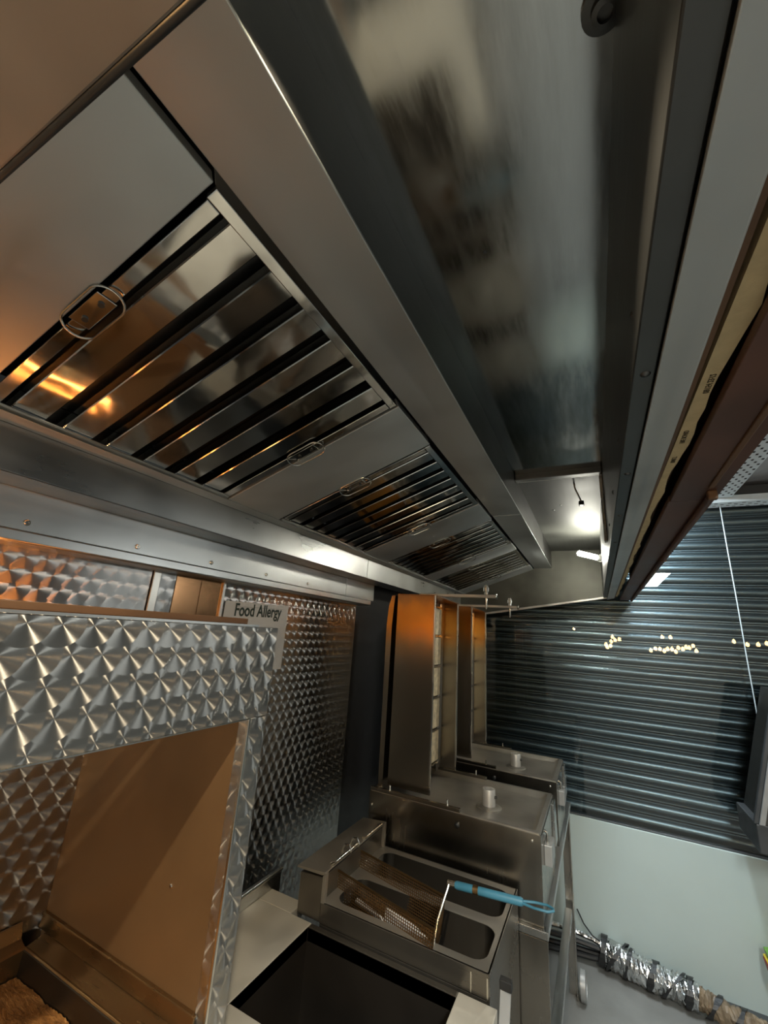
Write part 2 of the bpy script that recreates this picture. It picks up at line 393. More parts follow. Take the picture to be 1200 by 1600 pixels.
# ------------------------------------------------------------------ baffle grease filters (each lifts out)
def make_filter(y0,y1,nb,label):
    f=thing('grease_filter',FP(.25,(y0+y1)/2),label,'grease filter','grease filters in the canopy')
    fw=.0205
    def strip(u0,u1,a,b,nm='frame_rail'):
        m=MB(); m.fbox(FP,u0,u1,a,b,-.045,.0035); m.build(nm,M['baffle'],f,.0012)
    strip(.008,.020,y0,y1); strip(LU-.018,LU-.002,y0,y1)
    strip(.0205,LU-.0185,y0+.002,y0+fw); strip(.0205,LU-.0185,y1-fw,y1-.002)
    a,b=y0+fw,y1-fw; pit=(b-a)/nb; wd=pit*.64
    for i in range(nb):
        c=a+pit*(i+.5+.02); m=MB()
        prof=[(-wd/2,-.020),(-wd/2,-.0015),(-wd/2+.0015,0),(wd/2-.0015,0),(wd/2,-.0015),(wd/2,-.020),(wd/2-.0015,-.020),(wd/2-.0015,-.0018),(-wd/2+.0015,-.0018),(-wd/2+.0015,-.020)]
        n=len(prof); V=[FP(.021,c+p,h) for p,h in prof]+[FP(LU-.019,c+p,h) for p,h in prof]
        m.add(V,[tuple(range(n)),tuple(range(n,2*n))]+[(k,(k+1)%n,n+(k+1)%n,n+k) for k in range(n)]).build('baffle',M['baffle'],f)
    for i in range(nb+1):      # rear row of baffles closing the slots
        c=a+pit*i; m=MB(); m.fbox(FP,.021,LU-.019,max(a,c-pit*.36),min(b,c+pit*.36),-.040,-.038); m.build('rear_baffle',M['dark_steel'],f)
    def handle(yc):
        pl=MB().fbox(FP,.232,.292,yc-.013,yc+.013,.0035,.0055).build('handle_plate',M['baffle'],f,.001)
        for u in (.245,.279):
            q=FP(u,yc,.0055); m=MB()
            m.tube([q,FP(u,yc,.008)],.004,10); m.build('rivet',M['dark_steel'],pl)
        pts=[];ru=.047;rv=.021
        for k in range(32):
            t=2*math.pi*k/32; cu=.262+ (ru-rv)*(1 if math.cos(t)>0 else -1)+rv*math.cos(t); cv=yc+rv*math.sin(t)
            pts.append(FP(cu,cv,.009+.004*math.sin(t)))
        MB().tube(pts,.0016,8,closed=True).build('handle_bail',M['chrome'],pl,smooth=True)
    handle(y0+.010); handle(y1-.010)
    return f
make_filter(.204,.686,6,'largest baffle filter in the hood, nearest the brown overhead flange')
make_filter(.890,1.386,7,'baffle filter second from the camera, between two plain blanking panels')
make_filter(1.604,2.042,7,'baffle filter third from the camera, bright finely slotted')
make_filter(2.202,2.684,7,'farthest baffle filter, beside the end of the hood near the shutter')

# lamp in the hood, far end
hl=thing('hood_lamp',(.045,2.56,.46),'glowing short white tube lamp on the inner front wall of the hood','lamp')
MB().tube([(.028,2.418,.454),(-.048,2.30,.454)],.0130,14).build('tube',M['bulb'],hl,smooth=True)
MB().tube([(.056,2.460,.454),(.047,2.446,.454),(.045,2.443,.454),(.028,2.418,.454)],[.020,.020,.015,.015],14).build('lamp_holder',M['white'],hl,smooth=True)
# thermostat probe hanging from the roof
pr=thing('cable_drop',(-.03,1.72,.58),'thin cable with dark clip hanging inside far part of the hood','cable')
tube('cable',[(-.035,1.60,.583),(-.033,1.61,.565),(-.024,1.66,.556),(-.016,1.72,.549)],.003,M['lag'],pr)
MB().box(-.026,-.006,1.715,1.745,.535,.552).build('clip',M['rubber'],pr,.004)
# near hood lamp above the frame
hn=thing('hood_lamp',(-.10,.105,.58),'bulkhead lamp on the hood roof above the picture','lamp')
MB().lathe((-.10,.105,.58),[(.034,0),(.034,-.040),(.031,-.040),(.031,-.004)],24).build('lamp_can',M['white'],hn,smooth=True)

# ------------------------------------------------------------------ timber bulkhead in front of the hood
bk=thing('bulkhead',(.18,1.3,.285),'brown painted timber bulkhead running along the outside of the hood','bulkhead')
box('soffit_board',.150,.222,-.5,.936,.285,.297,M['brown'],bk,.001)
box('soffit_board',.148,.222,.938,YE+.10,.285,.297,M['brown'],bk,.001)
box('face_board',.212,.222,-.5,YE+.10,.297,1.0,M['brown'],bk)
box('rear_batten',.1155,.121,-.5,YE+.08,.292,.34,M['brown2'],bk)
box('rear_batten',.121,.150,-.5,YE+.08,.325,.35,M['brown2'],bk)
m=MB(); pts=[]; N=90
for i in range(N+1):
    y=-.4+(YE+.42)*i/N; k=min(1,max(0,(y-.3)/.7))
    xl=.1285-.006*k; xr=.149-.014*k+random.uniform(-.0022,.0022)+.002*math.sin(i*.9)
    pts.append((xl,xr,y))
V=[];F=[]
for xl,xr,y in pts: V+= [(xl,y,.298),(xr,y,.298),(xr,y,.310),(xl,y,.310)]
for i in range(N):
    a=i*4;b=a+4
    for k in range(4): F.append((a+k,a+(k+1)%4,b+(k+1)%4,b+k))
F+=[(0,1,2,3),(N*4,N*4+1,N*4+2,N*4+3)]
pbs=m.add(V,F).build('plasterboard_edge',M['plaster'],bk)
pp=MB().tube([(.206,.90,.277),(.206,2.90,.277)],.0065,10).build('conduit',M['brown'],bk,smooth=True)
for y in (.889,1.528,2.245):
    MB().box(.199,.214,y-.006,y+.006,.2690,.2855).build('conduit_clip',M['brown2'],bk,.002)
box('bead_moulding',.196,.204,-.5,.86,.281,.286,M['brown2'],bk,.0015)
def text_obj(name,s,size,mat,parent,origin,ex,ey,ext=.0004,align='LEFT',sx=1.0,bold=.022):
    cu=bpy.data.curves.new(name,'FONT'); cu.body=s; cu.size=size; cu.extrude=ext; cu.align_x=align; cu.offset=size*bold
    o=bpy.data.objects.new(name,cu); COL.objects.link(o)
    ex=Vector(ex).normalized(); ey=Vector(ey).normalized(); ez=ex.cross(ey)
    Mx=Matrix(((ex.x*sx,ey.x,ez.x,origin[0]),(ex.y*sx,ey.y,ez.y,origin[1]),(ex.z*sx,ey.z,ez.z,origin[2]+H),(0,0,0,1)))
    dg=bpy.context.evaluated_depsgraph_get(); me=bpy.data.meshes.new_from_object(o.evaluated_get(dg))
    bpy.data.objects.remove(o); me.transform(Mx); me.materials.clear()
    return link(name,me,mat,parent)
for s,y,x in (('08/154 23:12',.545,.1375),('FIRE BOARD',.685,.1345),('IRMELT',.76,.133)):
    text_obj('stamped_lettering',s,.0085,M['ink_brown'],pbs,(x-.004,y,.2978),(0,-1,0),(1,0,0),.0002,'LEFT',.9)

# ------------------------------------------------------------------ cable trays, cord over the shop side
def ctray(name,F,L,W,label):
    t=thing(name,F(L/2,W/2,0),label,'cable tray','perforated cable trays')
    m=MB(); m.fbox(F,0,L,0,W,0,.002)
    m.build('tray_base',M['tray'],t)
    MB().fbox(F,0,L,-.002,0,0,.04).build('side_wall',M['tray'],t); MB().fbox(F,0,L,W,W+.002,0,.04).build('side_wall',M['tray'],t)
    m=MB(); k=0; u=.02
    while u<L-.02:
        for v in ((.18,.62) if k%2 else (.40,.84)):
            m.fbox(F,u,u+.016,W*v,W*v+.009,-.0008,.0002)
        u+=.032; k+=1
    h=m.build('perforation',M['black'],t); h['kind']='stuff'
ctray('cable_tray',lambda u,v,w:(.66+v,.4+u,.87+w),2.44,.085,'pale perforated cable tray running towards the shutter beside the bulkhead')
ctray('cable_tray',lambda u,v,w:(.62+u,2.86+v,.845+w),1.4,.10,'grey perforated cable tray crossing along the top of the shutter')
cd=tube('hanging_cord',[(.708,2.93,.845),(.7085,2.93,.6),(.711,2.93,.3),(.7115,2.93,.0),(.714,2.93,-.30)],.0028,M['tray'])
tag(cd,'thin pale cord hanging straight down in front of the shutter','cord')

# ------------------------------------------------------------------ shutter, window, stall board
sh=thing('roller_shutter',(.6,3.07,FZ),'dark grey steel roller shutter of horizontal slats behind the window','roller shutter')
pit=.0705; z=-.965; prof=[]
me_slat=None
prof=[]
for k in range(15):
    a=k/14; prof.append((3.062-.014*math.sin(math.pi*a)**.8, .008+a*(pit-.016)))
P2=[(3.066,.0)]+[(3.062,.003)]+prof+[(3.062,pit-.004),(3.066,pit-.002)]
zz=-1.02; i=0
while zz<1.0-.07:
    m=MB(); n=len(P2); V=[(-.95,y,zz+q) for y,q in P2]+[(2.15,y,zz+q) for y,q in P2]+[(-.95,y+.006,zz+q) for y,q in P2]+[(2.15,y+.006,zz+q) for y,q in P2]
    F=[]
    for k in range(n-1): F+=[(k,k+1,n+k+1,n+k),(2*n+k,3*n+k,3*n+k+1,2*n+k+1)]
    F+=[(0,n,3*n,2*n),(n-1,3*n-1,4*n-1,2*n-1)]
    m.add(V,F).build('slat',M['shutter'],sh,smooth=True)
    zz+=pit; i+=1
box('backing_curtain',-.95,2.15,3.085,3.09,FZ,.98,M['shutter_dark'],sh)
box('guide_channel',.985,1.05,3.03,3.10,FZ,.98,M['alu'],sh,.003)
win=thing('window_1',(.5,2.99,FZ),kind='structure')
box('pane',-.93,2.10,2.998,3.004,-.93,.96,M['glass'],win)
box('frame_bottom',-.93,2.10,2.985,3.02,-.955,-.93,M['alu'],win,.002)
box('frame_top',-.93,2.10,2.985,3.02,.93,.98,M['alu'],win,.002)
sb=thing('stall_board',(.4,2.97,FZ),'plain pale green board filling the wall under the shutter','panel')
box('board',-.50,.72,2.972,2.985,FZ+.006,-.938,M['panel'],sb,.001)
box('board',.724,2.10,2.972,2.985,FZ+.006,-.938,M['panel'],sb,.001)
tag(box('trim_1',.0,2.2,2.90,2.985,FZ,FZ+.012,M['alu'],None,.003),kind='structure')

# ------------------------------------------------------------------ slanted display case at the far right
dc=thing('display_case',(.66,2.6,-.75),'grey metal case with a slanted pale edge at the right of the shutter','case')
def DF(u,v,w): return (.575+.068*v/.26+u, 2.60+w, -.69+v)
MB().fbox(DF,0,.020,0,.55,-.01,.0).build('edge_strip',M['alu_light'],dc,.002)
MB().fbox(DF,-.016,.0,0,.55,.0,.02).build('side_channel',M['alu'],dc,.002)
MB().fbox(DF,.020,.70,.0,.55,-.004,.30).build('case_body',M['dark_steel'],dc,.002)
MB().box(.565,1.30,2.60,2.90,-.80,-.69).build('case_base',M['alu'],dc,.004)
box('pedestal',.90,1.30,2.62,2.88,FZ,-.80,M['alu'],dc,.004)

# ------------------------------------------------------------------ warming cabinet (chip scuttle) at the left
wc=thing('warming_cabinet',(-.78,.25,FZ),'open fronted warming cabinet with engine turned header and post','warming cabinet')
box('header',-.556,-.551,-.35,.648,-.1615,-.0075,M['swirl_head'],wc,.0012)
MB().prism([(-.5565,-.0075),(-.575,-.0075),(-.575,-.004),(-.5565,-.004)],-.35,.60).build('header_return',M['steel'],wc)
box('header_edge',-.5565,-.5505,-.35,.606,-.1630,-.1612,M['chrome'],wc)
MB().prism([(-.62,.006),(-.585,.006),(-.585,-.004),(-.62,-.004)],-.35,.60).build('top_rail',M['brown2'],wc,.001)
box('post_face',-.5545,-.551,.608,.6465,FZ,-.1618,M['swirl_head'],wc,.001)
box('post_edge',-.556,-.5503,.6035,.608,FZ,-.1618,M['chrome'],wc,.0008)
box('post_reveal',-.575,-.556,.605,.612,FZ,-.1618,M['swirl_x'],wc,.001)
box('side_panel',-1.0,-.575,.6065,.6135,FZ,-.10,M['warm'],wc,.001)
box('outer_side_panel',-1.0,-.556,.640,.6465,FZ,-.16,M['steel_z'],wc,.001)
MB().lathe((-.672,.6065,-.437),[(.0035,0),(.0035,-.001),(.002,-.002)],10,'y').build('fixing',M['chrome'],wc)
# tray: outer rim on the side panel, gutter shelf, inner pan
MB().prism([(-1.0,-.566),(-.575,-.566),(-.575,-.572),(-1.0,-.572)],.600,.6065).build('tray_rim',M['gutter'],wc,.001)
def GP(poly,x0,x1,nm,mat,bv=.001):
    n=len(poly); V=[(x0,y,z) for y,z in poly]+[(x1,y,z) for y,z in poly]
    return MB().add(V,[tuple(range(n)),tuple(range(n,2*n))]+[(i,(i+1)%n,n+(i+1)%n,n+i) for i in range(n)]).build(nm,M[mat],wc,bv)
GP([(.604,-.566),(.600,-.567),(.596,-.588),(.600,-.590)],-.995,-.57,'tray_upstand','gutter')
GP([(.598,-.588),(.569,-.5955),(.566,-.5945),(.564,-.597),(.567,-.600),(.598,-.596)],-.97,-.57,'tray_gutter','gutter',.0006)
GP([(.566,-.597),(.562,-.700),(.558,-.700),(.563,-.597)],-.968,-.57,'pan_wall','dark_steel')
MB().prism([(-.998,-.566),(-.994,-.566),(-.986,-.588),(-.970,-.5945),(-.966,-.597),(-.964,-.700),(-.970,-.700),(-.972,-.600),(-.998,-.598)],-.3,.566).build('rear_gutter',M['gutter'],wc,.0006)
def furry():
    t=NT('toasted_pan_floor'); n1=t.noise(30,6,t.mapping((1.0,4.5,1.0),rot=(0,0,.6)),.7,.6)
    c=t.ramp(n1,[(.25,(.05,.02,.006)),(.5,(.32,.14,.035)),(.75,(.70,.38,.13))]); t.base(c,.55,.2); t.bump(n1,.9,.006); return t.m
M['crumb']=furry()
# pan floor: a shallow uneven bed of fried crumbs
V=[];F=[];nx,ny=90,160
for i in range(nx+1):
    for j in range(ny+1):
        V.append((-.962+.385*i/nx,-.3+.860*j/ny,-.632+random.uniform(-.0015,.0015)+.003*math.sin(i*.31+j*.12)*math.cos(j*.21)))
for i in range(nx):
    for j in range(ny): F.append((i*(ny+1)+j,(i+1)*(ny+1)+j,(i+1)*(ny+1)+j+1,i*(ny+1)+j+1))
cr=raw('crumb_bed',V,F,M['crumb'],None,True); cr['kind']='stuff'; tag(cr,'browned layer of fried crumbs in the pan of the warming cabinet','crumbs')
box('pan_floor',-.964,-.575,-.3,.562,-.705,-.70,M['gutter'],wc)
box('base_front',-.575,-.556,-.35,.604,FZ,-.60,M['steel'],wc)
he=thing('heat_lamp',(-.86,.26,-.02),'orange glowing heat lamp behind the engine turned header','heat lamp')
MB().tube([(-.87,-.28,-.050),(-.87,.50,-.050)],.006,10).build('element',M['element'],he,smooth=True)
MB().prism([(-.905,-.045),(-.90,-.062),(-.852,-.062),(-.852,-.014),(-.849,-.014),(-.849,-.066),(-.902,-.066),(-.908,-.046)],-.30,.52).build('orange_light_shield',M['chrome'],he)  # unseen trough shaped to hold orange light off the filters and pan
for yy in (-.285,.505): MB().box(-.885,-.855,yy-.006,yy+.006,-.062,-.036).build('end_cap',M['white'],he,.002)

# ------------------------------------------------------------------ allergy notice
no=thing('allergy_notice',(-.998,1.06,-.04),'white paper notice headed Food Allergy on the engine turned wall','notice')
V=[(-.9985,.918,.058),(-.9985,1.213,.066),(-.9985,1.214,-.150),(-.9985,.918,-.152)]
raw('sheet',V+[(a+.0008,b,c) for a,b,c in V],[(0,1,2,3),(4,5,6,7),(0,1,5,4),(1,2,6,5),(2,3,7,6),(3,0,4,7)],M['paper'],no)
text_obj('heading','Food Allergy',.054,M['ink'],no,(-.9972,.958,.0165),(0,1,.028),(0,0,1),.0002,'LEFT',.78)
raw('rule_line',[(-.9971,.960,.0445),(-.9971,1.185,.0515),(-.9971,1.185,.0505),(-.9971,.960,.0435)],[(0,1,2,3)],plain('grey_rule',(.3,.3,.28),.7),no)
text_obj('second_line','& Intolerance',.040,M['ink'],no,(-.9972,.965,-.040),(0,1,.028),(0,0,1),.0002,'LEFT',.78)

# ------------------------------------------------------------------ worktop with sink
ZW=-.745
wt=thing('sink_unit',(-.55,.95,FZ),'stainless worktop with a deep dark rectangular sink below the fryer','sink')
sx0,sx1,sy0,sy1=-.717,-.322,.848,1.113
box('worktop_rear',-.90,sx0,.648,1.130,ZW-.03,ZW,M['greasy'],wt,.002)
box('worktop_corner',-.90,-.786,1.1305,1.185,ZW-.03,ZW,M['greasy'],wt,.001)
box('worktop_front',sx1,-.238,.648,1.130,ZW-.03,ZW,M['greasy'],wt,.002)
box('worktop_near',sx0,sx1,.648,sy0,ZW-.03,ZW,M['greasy'],wt,.002)
box('worktop_far',sx0,sx1,sy1,1.130,ZW-.03,ZW,M['fryer'],wt,.002)
m=MB()
m.box(sx0-.002,sx0,sy0,sy1,ZW-.30,ZW-.001); m.box(sx1,sx1+.002,sy0,sy1,ZW-.30,ZW-.001); m.box(sx0,sx1,sy0-.002,sy0,ZW-.30,ZW-.001); m.box(sx0,sx1,sy1,sy1+.002,ZW-.30,ZW-.001); m.box(sx0,sx1,sy0,sy1,ZW-.302,ZW-.30)
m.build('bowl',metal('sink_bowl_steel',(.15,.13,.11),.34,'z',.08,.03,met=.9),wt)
MB().lathe(((sx0+sx1)/2,(sy0+sy1)/2,ZW-.30),[(.035,0),(.035,.002),(.022,.003),(.02,-.002)],20).build('drain',M['chrome'],wt,smooth=True)
MB().prism([(-.912,ZW-.03),(-.900,ZW-.03),(-.900,ZW+.030),(-.893,ZW+.036),(-.896,ZW+.041),(-.912,ZW+.036)],.648,1.222).build('upstand',M['steel'],wt,.002)
box('front_skirt',-.244,-.238,.648,1.130,-1.10,ZW-.03,M['fryer'],wt,.001)
for (lx,ly) in ((-.27,.68),(-.27,1.105),(-.88,.68),(-.88,1.105)):
    box('leg',lx-.018,lx+.018,ly-.018,ly+.018,FZ,ZW-.03,M['steel_z'],wt,.002)
box('under_shelf',-.90,-.25,.66,1.12,FZ+.25,FZ+.262,M['steel'],wt,.001)
# white tongue with black clip at the fryer corner
lt=thing('hinge_clip',(-.225,1.16,-.72),'small white bracket with black clip at the front corner of fryer','bracket')
MB().add([(-.236,1.150,-.722),(-.214,1.158,-.718),(-.222,1.135,-.86),(-.242,1.128,-.86),(-.236,1.155,-.722),(-.214,1.163,-.718),(-.222,1.140,-.86),(-.242,1.133,-.86)],[(0,1,2,3),(4,5,6,7),(0,1,5,4),(1,2,6,5),(2,3,7,6),(3,0,4,7)]).build('plate',M['alu_light'],lt,.001)
MB().box(-.238,-.212,1.150,1.166,-.724,-.706).build('clip',M['rubber'],lt,.002)

# ------------------------------------------------------------------ fryer
ZR=-.70
fr=thing('deep_fryer',(-.5,1.33,FZ),'stainless twin tank counter fryer beside the doner grill','fryer')
fx0,fx1,fy0,fy1=-.70,-.258,1.140,1.508
def rrect(x0,x1,y0,y1,r,n=5):
    P_=[]
    for (cx,cy,a0) in ((x1-r,y1-r,0),(x0+r,y1-r,90),(x0+r,y0+r,180),(x1-r,y0+r,270)):
        for k in range(n+1):
            a=math.radians(a0+90*k/n); P_.append((cx+r*math.cos(a),cy+r*math.sin(a)))
    return P_
tanks=[(-.675,-.272,1.166,1.300),(-.675,-.272,1.338,1.480)]
def deck():
    bm=bmesh.new()
    ol=[bm.verts.new((x,y,ZR+H)) for x,y in ((fx0,fy0),(fx1,fy0),(fx1,fy1),(fx0,fy1))]
    es=[bm.edges.new((ol[i],ol[(i+1)%4])) for i in range(4)]
    for t in tanks:
        lp=[bm.verts.new((x,y,ZR+H)) for x,y in rrect(*t,.034)]
        es+=[bm.edges.new((lp[i],lp[(i+1)%len(lp)])) for i in range(len(lp))]
    bmesh.ops.triangle_fill(bm,use_beauty=True,use_dissolve=False,edges=es)
    for fc in bm.faces:
        if fc.normal.z<0: fc.normal_flip()
    me=bpy.data.meshes.new('deck'); bm.to_mesh(me); bm.free()
    o=link('deck',me,M['traysteel'],fr)
    md=o.modifiers.new('solid','SOLIDIFY'); md.thickness=.003; md.offset=-1
    return o
deck()
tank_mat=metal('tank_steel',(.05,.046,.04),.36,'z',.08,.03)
for t in tanks:
    lp=rrect(*t,.034); n=len(lp)
    V=[(x,y,ZR-.001) for x,y in lp]+[(x,y,ZR-.16) for x,y in lp]
    F=[(i,(i+1)%n,n+(i+1)%n,n+i) for i in range(n)]+[tuple(range(n,2*n))]
    tk=raw('tank',V,F,tank_mat,fr,False)
    for p in tk.data.polygons:
        if len(p.vertices)==4: p.use_smooth=True
    md=tk.modifiers.new('solid','SOLIDIFY'); md.thickness=.002; md.offset=0
box('near_side',fx0,fx1,fy0-.002,fy0+.004,ZW+.001,ZR,M['fryer'],fr,.001)
box('far_side',fx0,fx1,fy1-.004,fy1+.002,FZ+.1,ZR,M['fryer'],fr,.001)
box('front_panel',fx1-.004,fx1+.002,fy0,fy1,FZ+.1,ZR,M['fryer'],fr,.001)
box('near_lower_side',fx0,fx1-.004,1.140,1.146,FZ+.1,ZW-.001,M['fryer'],fr,.001)
box('corner_seam',fx1-.040,fx1-.0375,fy0-.0035,fy0-.002,ZW+.001,ZR-.006,M['chrome'],fr)
box('corner_seam',fx1-.004,fx1-.001,fy0-.0035,fy0-.002,ZW+.001,ZR-.006,M['chrome'],fr)
# control housing at the back with its sloping lid
MB().prism([(-.775,ZW+.001),(-.700,ZW+.001),(-.700,-.645),(-.775,-.652)],1.140,1.500).build('control_housing',M['fryer'],fr,.002)
MB().prism([(-.782,-.636),(-.690,-.629),(-.690,-.633),(-.700,-.638),(-.782,-.641)],1.132,1.505).build('housing_lid',M['traysteel'],fr,.001)
MB().prism([(-.700,-.64),(-.690,-.632),(-.690,-.70),(-.700,-.70)],1.136,1.150).build('splash_return',M['traysteel'],fr,.001)
MB().prism([(-.700,-.64),(-.690,-.632),(-.690,-.70),(-.700,-.70)],1.492,1.506).build('splash_return',M['traysteel'],fr,.001)
tube('hanger_rail',[(-.70,1.175,-.628),(-.688,1.175,-.622),(-.688,1.30,-.622),(-.70,1.30,-.628)],.004,M['chrome'],fr)
tube('hanger_rail',[(-.70,1.355,-.628),(-.688,1.355,-.622),(-.688,1.46,-.622),(-.70,1.46,-.628)],.004,M['chrome'],fr)

# ------------------------------------------------------------------ fryer basket and scoop
ZB=-.660
bs=thing('fryer_basket',(-.55,1.26,ZB-.09),'brown wire fryer basket with blue handle resting over near tank','fryer basket')
c0=(-.716,1.222);c1=(-.716,1.352);c2=(-.402,1.275);c3=(-.384,1.138)    # rim: back near, back far, front far, front near
def RB(s,t_,z=0.0,shrink=0.0):   # s 0 back..1 front, t 0 near..1 far
    a=Vector((c0[0]+(c3[0]-c0[0])*s, c0[1]+(c3[1]-c0[1])*s)); b=Vector((c1[0]+(c2[0]-c1[0])*s, c1[1]+(c2[1]-c1[1])*s))
    p=a.lerp(b,t_); c=Vector((-.555,1.247)); p=p+(c-p)*shrink
    return (p.x,p.y,ZB+z)
D=-.085
tube('rim_wire',[RB(0,0),RB(0,1),RB(1,1),RB(1,0)],.0033,M['goldwire'],bs,8,True)
tube('base_wire',[RB(0,0,D,.07),RB(0,1,D,.07),RB(1,1,D,.07),RB(1,0,D,.07)],.003,M['goldwire'],bs,8,True)
m=MB(); wr=.0012
def lerp3(a,b,k): return tuple(a[i]+(b[i]-a[i])*k for i in range(3))
walls=[((0,0),(1,0)),((0,1),(1,1)),((0,0),(0,1)),((1,0),(1,1))]
for (a,b) in walls:
    L=.33 if a[0]!=b[0] else .135
    n=int(L/.0065)
    for i in range(n+1):
        k=i/n; s=a[0]+(b[0]-a[0])*k; t_=a[1]+(b[1]-a[1])*k
        m.tube([RB(s,t_),RB(s,t_,D,.07)],wr,4,cap=False)
    for j in range(1,13):
        k=j/13; m.tube([RB(*a,D*k,.07*k),RB(*b,D*k,.07*k)],wr,4,cap=False)
for i in range(48):
    m.tube([RB(i/47,0,D,.07),RB(i/47,1,D,.07)],wr,4,cap=False)
for i in range(20):
    m.tube([RB(0,i/19,D,.07),RB(1,i/19,D,.07)],wr,4,cap=False)
mesh=m.build('wire_mesh',M['goldwire'],bs); mesh['kind']='stuff'
for tt in (.25,.62):
    x,y,z=RB(0,tt)
    tube('hook',[(x,y,z),(x+.002,y,z+.03),(x+.010,y,z+.048),(x+.024,y,z+.050),(x+.031,y,z+.040),(x+.030,y,z+.030)],.003,M['chrome'],bs,8)
a0=RB(1,.0,D,.07); a1=RB(1,1.0)
hx,hy,hz=-.376,1.224,-.603
tube('handle_stay',[a0,RB(1,.25,0),(hx,hy-.004,hz)],.003,M['chrome'],bs,8)
tube('handle_stay',[RB(1,.98,0),RB(1,.75,.004),(hx,hy+.004,hz)],.003,M['chrome'],bs,8)
tube('handle_ferrule',[(hx-.004,hy,hz),(hx+.045,hy,hz+.0035)],.0068,M['chrome'],bs,12)
def HP(k,dy=0,dz=0): return (hx+.015+.165*k,hy+dy,hz+.001+.012*k+dz)
MB().tube([HP(0),HP(.03),HP(.97),HP(1)],[.007,.0088,.0088,.007],12).build('handle_sleeve',M['blue'],bs,smooth=True)
tube('ferrule_ring',[HP(.28),HP(.36)],.0098,M['goldwire'],bs,12)
tube('handle_loop',[HP(.98,.004),HP(1.15,.012),HP(1.32,.013),HP(1.40,.004),HP(1.41,-.004),HP(1.34,-.013),HP(1.15,-.012),HP(.98,-.004)],.0028,M['blue'],bs,8)
sc=thing('scoop',(-.50,1.22,ZB+D),'white plastic scoop lying inside the wire fryer basket','scoop')
V=[];F=[];nu,nv=12,10
for i in range(nu+1):
    for j in range(nv+1):
        u=i/nu; v=(j/nv-.5)*2; wd=.036*math.sin(math.pi*min(1,.12+.80*u))**.6
        x=-.545+.125*u; y=1.198-.016*u+v*wd; zc=ZB+D+.008+.020*v*v+ (.018*(1-u)**3)
        V.append((x,y,zc))
for i in range(nu):
    for j in range(nv): F.append((i*(nv+1)+j,(i+1)*(nv+1)+j,(i+1)*(nv+1)+j+1,i*(nv+1)+j+1))
bo=raw('bowl',V,F,M['white'],sc,True); md=bo.modifiers.new('solid','SOLIDIFY'); md.thickness=.002
MB().tube([(-.545,1.20,ZB+D+.026),(-.58,1.207,ZB+D+.030),(-.635,1.218,ZB+D+.034)],[.006,.005,.006],10).build('handle',M['white'],sc,smooth=True)

